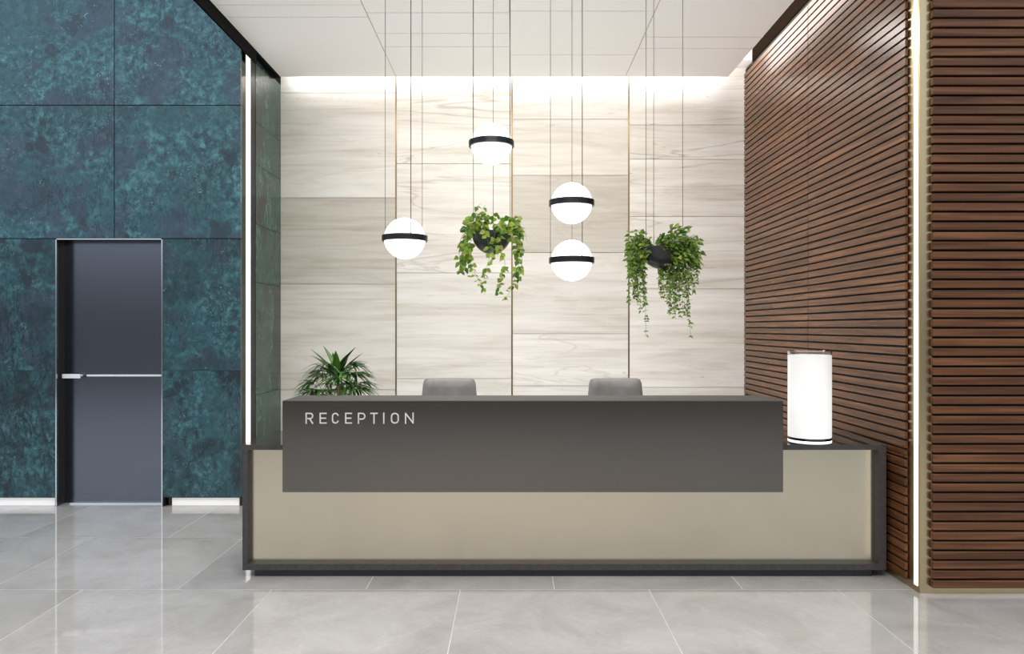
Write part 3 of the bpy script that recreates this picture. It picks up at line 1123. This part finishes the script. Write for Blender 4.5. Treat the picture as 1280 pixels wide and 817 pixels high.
# central rosette of broad leaves
zc_ = hz(468, PD)
ctr = Vector((PX, PY, zc_))
tips = [(400, 429, 0.05), (384, 433, 0.03), (383, 443, 0.08), (389, 453, 0.0), (449, 430, -0.05), (456, 438, 0.02), (437, 436, 0.1), (424, 436, -0.1), (410, 440, 0.12),
        (452, 451, -0.1), (400, 456, -0.12), (445, 462, -0.15), (430, 444, 0.14), (460, 452, 0.08), (394, 448, 0.14), (418, 452, -0.16), (404, 459, -0.1)]
for x, y, dy in tips:
    tp = at(x, y, PD)
    tp.y += dy * 1.3
    st = ctr + Vector((random.uniform(-0.01, 0.01), random.uniform(-0.01, 0.01), random.uniform(-0.05, 0.01)))
    v = tp - st
    ln = v.length
    drp = random.uniform(0.05, 0.16)
    d = (v + Vector((0, 0, drp * ln))).normalized()
    blade(fb, st, d, ln * 1.02, random.uniform(0.056, 0.070), drp, random.choice((0.08, 0.15, 0.3, 0.8, 0.95)))
# lower fans
for k in range(51):
    a = 2 * pi * k / 17 + random.uniform(-0.2, 0.2)
    ring = k // 17
    zb = 0.92 + random.uniform(-0.06, 0.05) - 0.08 * ring
    rad = (random.uniform(0.10, 0.18), random.uniform(0.16, 0.22), random.uniform(0.18, 0.25))[ring]
    base = Vector((PX + 0.05 * cos(a), PY + 0.05 * sin(a), zb - 0.12))
    hub = Vector((PX + rad * cos(a), PY + rad * sin(a), zb + random.uniform(0.12, 0.27) - 0.03 * ring))
    pb.tube(spline([base, (base + hub) / 2 + Vector((0, 0, 0.03)), hub], 6), 0.0035, 6, 0.002)
    out = (hub - base).normalized()
    n_ = random.randint(8, 11)
    for j in range(n_):
        f = (j / (n_ - 1) - 0.5) * 2
        d = Vector((cos(a + f * 1.25), sin(a + f * 1.25), random.uniform(0.18, 0.5) - 0.18 * abs(f)))
        blade(fb, hub, d, random.uniform(0.16, 0.235), random.uniform(0.017, 0.026), random.uniform(0.30, 0.70), random.choice((0.1, 0.3, 0.5, 0.7, 0.9, 1.0)))
fo = fb.build('fronds', M['palm'], plant)
pb.build('leaf_stalks', M['stem'], fo, True)

# ------------------------------------------------------------------ office chairs
def make_chair(x, d):
    root = thing('office_chair', 'grey leather office chair behind the desk, left of the two', 'chair', (x, d, 0), 'grey leather chairs behind the desk')
    # the chair faces the visitor (towards -y)
    zt_ = hz(472.5, d + 0.22)
    b = MB()
    # cushion of the back: grid of rounded box, slightly curved and tapered to the top
    hw, th, zb0 = 0.212, 0.036, 0.52
    nx, nz = 14, 16
    front, back = [], []
    for j in range(nz + 1):
        v = j / nz
        z = zb0 + (zt_ - zb0) * v
        wz = hw * (1.0 - 0.075 * max(0, (v - 0.72) / 0.28) - 0.035 * max(0, (v - 0.97) / 0.03)) * (0.93 + 0.07 * min(1, v * 3))
        rf, rb = [], []
        for i in range(nx + 1):
            u = i / nx * 2 - 1
            ru = min(1.0, abs(u))
            ed = (1 - ru ** 6) ** 0.5
            ev = (1 - abs(2 * v - 1) ** 14) ** 0.5
            q = max(0.08, ed * ev)
            y = d + 0.22 + 0.05 * (v - 0.5) - 0.03 * u * u * 1.0 + 0.015 * sin(v * pi)
            drop = 0.010 * max(0, (ru - 0.86) / 0.14) ** 2 if j == nz else 0
            rf.append(b.bm.verts.new((x + u * wz, y - th * q, z - drop)))
            rb.append(b.bm.verts.new((x + u * wz, y + th * q, z - drop)))
        front.append(rf)
        back.append(rb)
    for j in range(nz):
        for i in range(nx):
            b.face([front[j][i], front[j][i + 1], front[j + 1][i + 1], front[j + 1][i]])
            b.face([back[j][i + 1], back[j][i], back[j + 1][i], back[j + 1][i + 1]])
        b.face([front[j][0], front[j + 1][0], back[j + 1][0], back[j][0]])
        b.face([front[j][nx], back[j][nx], back[j + 1][nx], front[j + 1][nx]])
    for i in range(nx):
        b.face([front[0][i], back[0][i], back[0][i + 1], front[0][i + 1]])
        b.face([front[nz][i], front[nz][i + 1], back[nz][i + 1], back[nz][i]])
    b.build('backrest', M['leather'], root, True, R(60))
    b = MB()
    b.box(x - 0.23, x + 0.23, d - 0.27, d + 0.20, 0.43, 0.50, 0.03, 4)
    b.build('seat', M['leather'], root, True, R(50))
    for sx in (-1, 1):
        b = MB()
        b.tube(spline([(x + sx * 0.22, d + 0.10, 0.45), (x + sx * 0.262, d + 0.10, 0.50), (x + sx * 0.262, d + 0.08, 0.645)], 10), 0.013, 10)
        b.box(x + sx * 0.262 - 0.03, x + sx * 0.262 + 0.03, d - 0.13, d + 0.15, 0.645, 0.675, 0.012, 3)
        b.build('armrest', M['chairblack'], root, True, R(40))
    b = MB()
    b.tube(spline([(x, d + 0.10, 0.41), (x, d + 0.24, 0.42), (x, d + 0.262, 0.52), (x, d + 0.258, 0.66)], 14), 0.02, 10)
    b.build('back_support', M['chairblack'], root, True, R(60))
    b = MB()
    b.tube([(x, d, 0.10), (x, d, 0.30)], 0.028, 16)
    b.tube([(x, d, 0.30), (x, d, 0.42)], 0.018, 16)
    b.box(x - 0.1, x + 0.1, d - 0.11, d + 0.13, 0.405, 0.432, 0.008, 2)
    b.build('gas_column', M['chrome'], root, True, R(40))
    b = MB()
    for k in range(5):
        a = 2 * pi * k / 5 + 0.3
        b.tube([(x, d, 0.115), (x + 0.15 * cos(a), d + 0.15 * sin(a), 0.10), (x + 0.27 * cos(a), d + 0.27 * sin(a), 0.072)], 0.022, 8, 0.014)
    b.build('star_base', M['chrome'], root, True, R(50))
    for k in range(5):
        a = 2 * pi * k / 5 + 0.3
        p = Vector((x + 0.27 * cos(a), d + 0.27 * sin(a), 0.0285))
        ax = Vector((-sin(a), cos(a), 0))
        b = MB()
        b.tube([p - ax * 0.020, p - ax * 0.006], 0.028, 16)
        b.tube([p + ax * 0.006, p + ax * 0.020], 0.028, 16)
        b.tube([p - ax * 0.01, p + ax * 0.01], 0.008, 8)
        b.tube([p, p + Vector((0, 0, 0.05))], 0.007, 8)
        b.build('castor', M['chairblack'], root, True, R(40))
    return root


CD = 5.45
cs = F / (CD + 0.20)
chair = make_chair((561.5 - CX) / cs, CD)
second = chair.copy()
COL.objects.link(second)
second.location.x = (769.5 - CX) / cs
second['label'] = 'grey leather office chair behind the desk, right of the two'
for ch in list(chair.children):
    cc = ch.copy()
    COL.objects.link(cc)
    cc.parent = second

# ------------------------------------------------------------------ light
w = bpy.data.worlds.new('daylight')
SC.world = w
w.use_nodes = True
nt = w.node_tree
nt.nodes.clear()
wo = nt.nodes.new('ShaderNodeOutputWorld')
bg = nt.nodes.new('ShaderNodeBackground')
tc = nt.nodes.new('ShaderNodeTexCoord')
sp = nt.nodes.new('ShaderNodeSeparateXYZ')
rp = nt.nodes.new('ShaderNodeValToRGB')
mr = nt.nodes.new('ShaderNodeMapRange')
mr.inputs['From Min'].default_value = -1
nt.links.new(tc.outputs['Generated'], sp.inputs[0])
nt.links.new(sp.outputs['Z'], mr.inputs['Value'])
nt.links.new(mr.outputs[0], rp.inputs[0])
el = rp.color_ramp.elements
el[0].position, el[0].color = 0.40, (0.10, 0.095, 0.09, 1)
el[1].position, el[1].color = 1.0, (0.80, 0.88, 1.0, 1)
for ps, cc in ((0.488, (0.10, 0.10, 0.10, 1)), (0.525, (0.12, 0.125, 0.135, 1)), (0.57, (0.62, 0.68, 0.78, 1)), (0.7, (0.80, 0.87, 1.0, 1))):
    e2 = el.new(ps)
    e2.color = cc
nt.links.new(rp.outputs[0], bg.inputs[0])
bg.inputs[1].default_value = 1.55
nt.links.new(bg.outputs[0], wo.inputs[0])


def area(name, loc, rot, sx, sy, power, col=(1, 1, 1), spread=180):
    l = bpy.data.lights.new(name, 'AREA')
    l.shape = 'RECTANGLE'
    l.size, l.size_y = sx, sy
    l.energy = power
    l.color = col
    l.spread = R(spread)
    o = bpy.data.objects.new(name, l)
    o.location = loc
    o.rotation_euler = rot
    COL.objects.link(o)
    return o


area('overhead_fill', (0.0, 1.2, Z_CEIL - 0.03), (0, 0, 0), 3.4, 2.2, 215, (1.0, 0.975, 0.94))  # added fill lamp, no fitting here; lifts floor and room brightness
area('alcove_fill', (0.0, 6.0, Z_CEIL - 0.02), (0, 0, 0), 3.2, 0.5, 66, (1.0, 0.97, 0.92))  # added fill without a visible fitting, brightens the alcove
area('hidden_ceiling_fill', (0.0, 6.0, 0.03), (pi, 0, 0), 4.2, 1.2, 46, (1.0, 0.985, 0.96), 150)  # added upward fill, hidden behind the desk, brightens the ceiling
area('window_light', (0.0, -4.8, 3.1), (R(90), 0, R(180)), 8.0, 2.4, 420, (0.93, 0.97, 1.0))

# ------------------------------------------------------------------ camera
cam = bpy.data.cameras.new('camera')
cam.sensor_width = 36
cam.lens = 36 * F / 1280
cam.shift_y = (CY - 408.5) / 1280
cam.clip_end = 100
co = bpy.data.objects.new('camera', cam)
co.location = (0, 0, CH)
co.rotation_euler = (pi / 2, 0, 0)
COL.objects.link(co)
SC.camera = co

SC.view_settings.view_transform = 'Standard'
SC.view_settings.look = 'None'
SC.view_settings.exposure = 0.0
SC.cycles.use_denoising = True
SC.cycles.max_bounces = 10
SC.cycles.diffuse_bounces = 6
SC.cycles.glossy_bounces = 6
SC.cycles.sample_clamp_indirect = 6
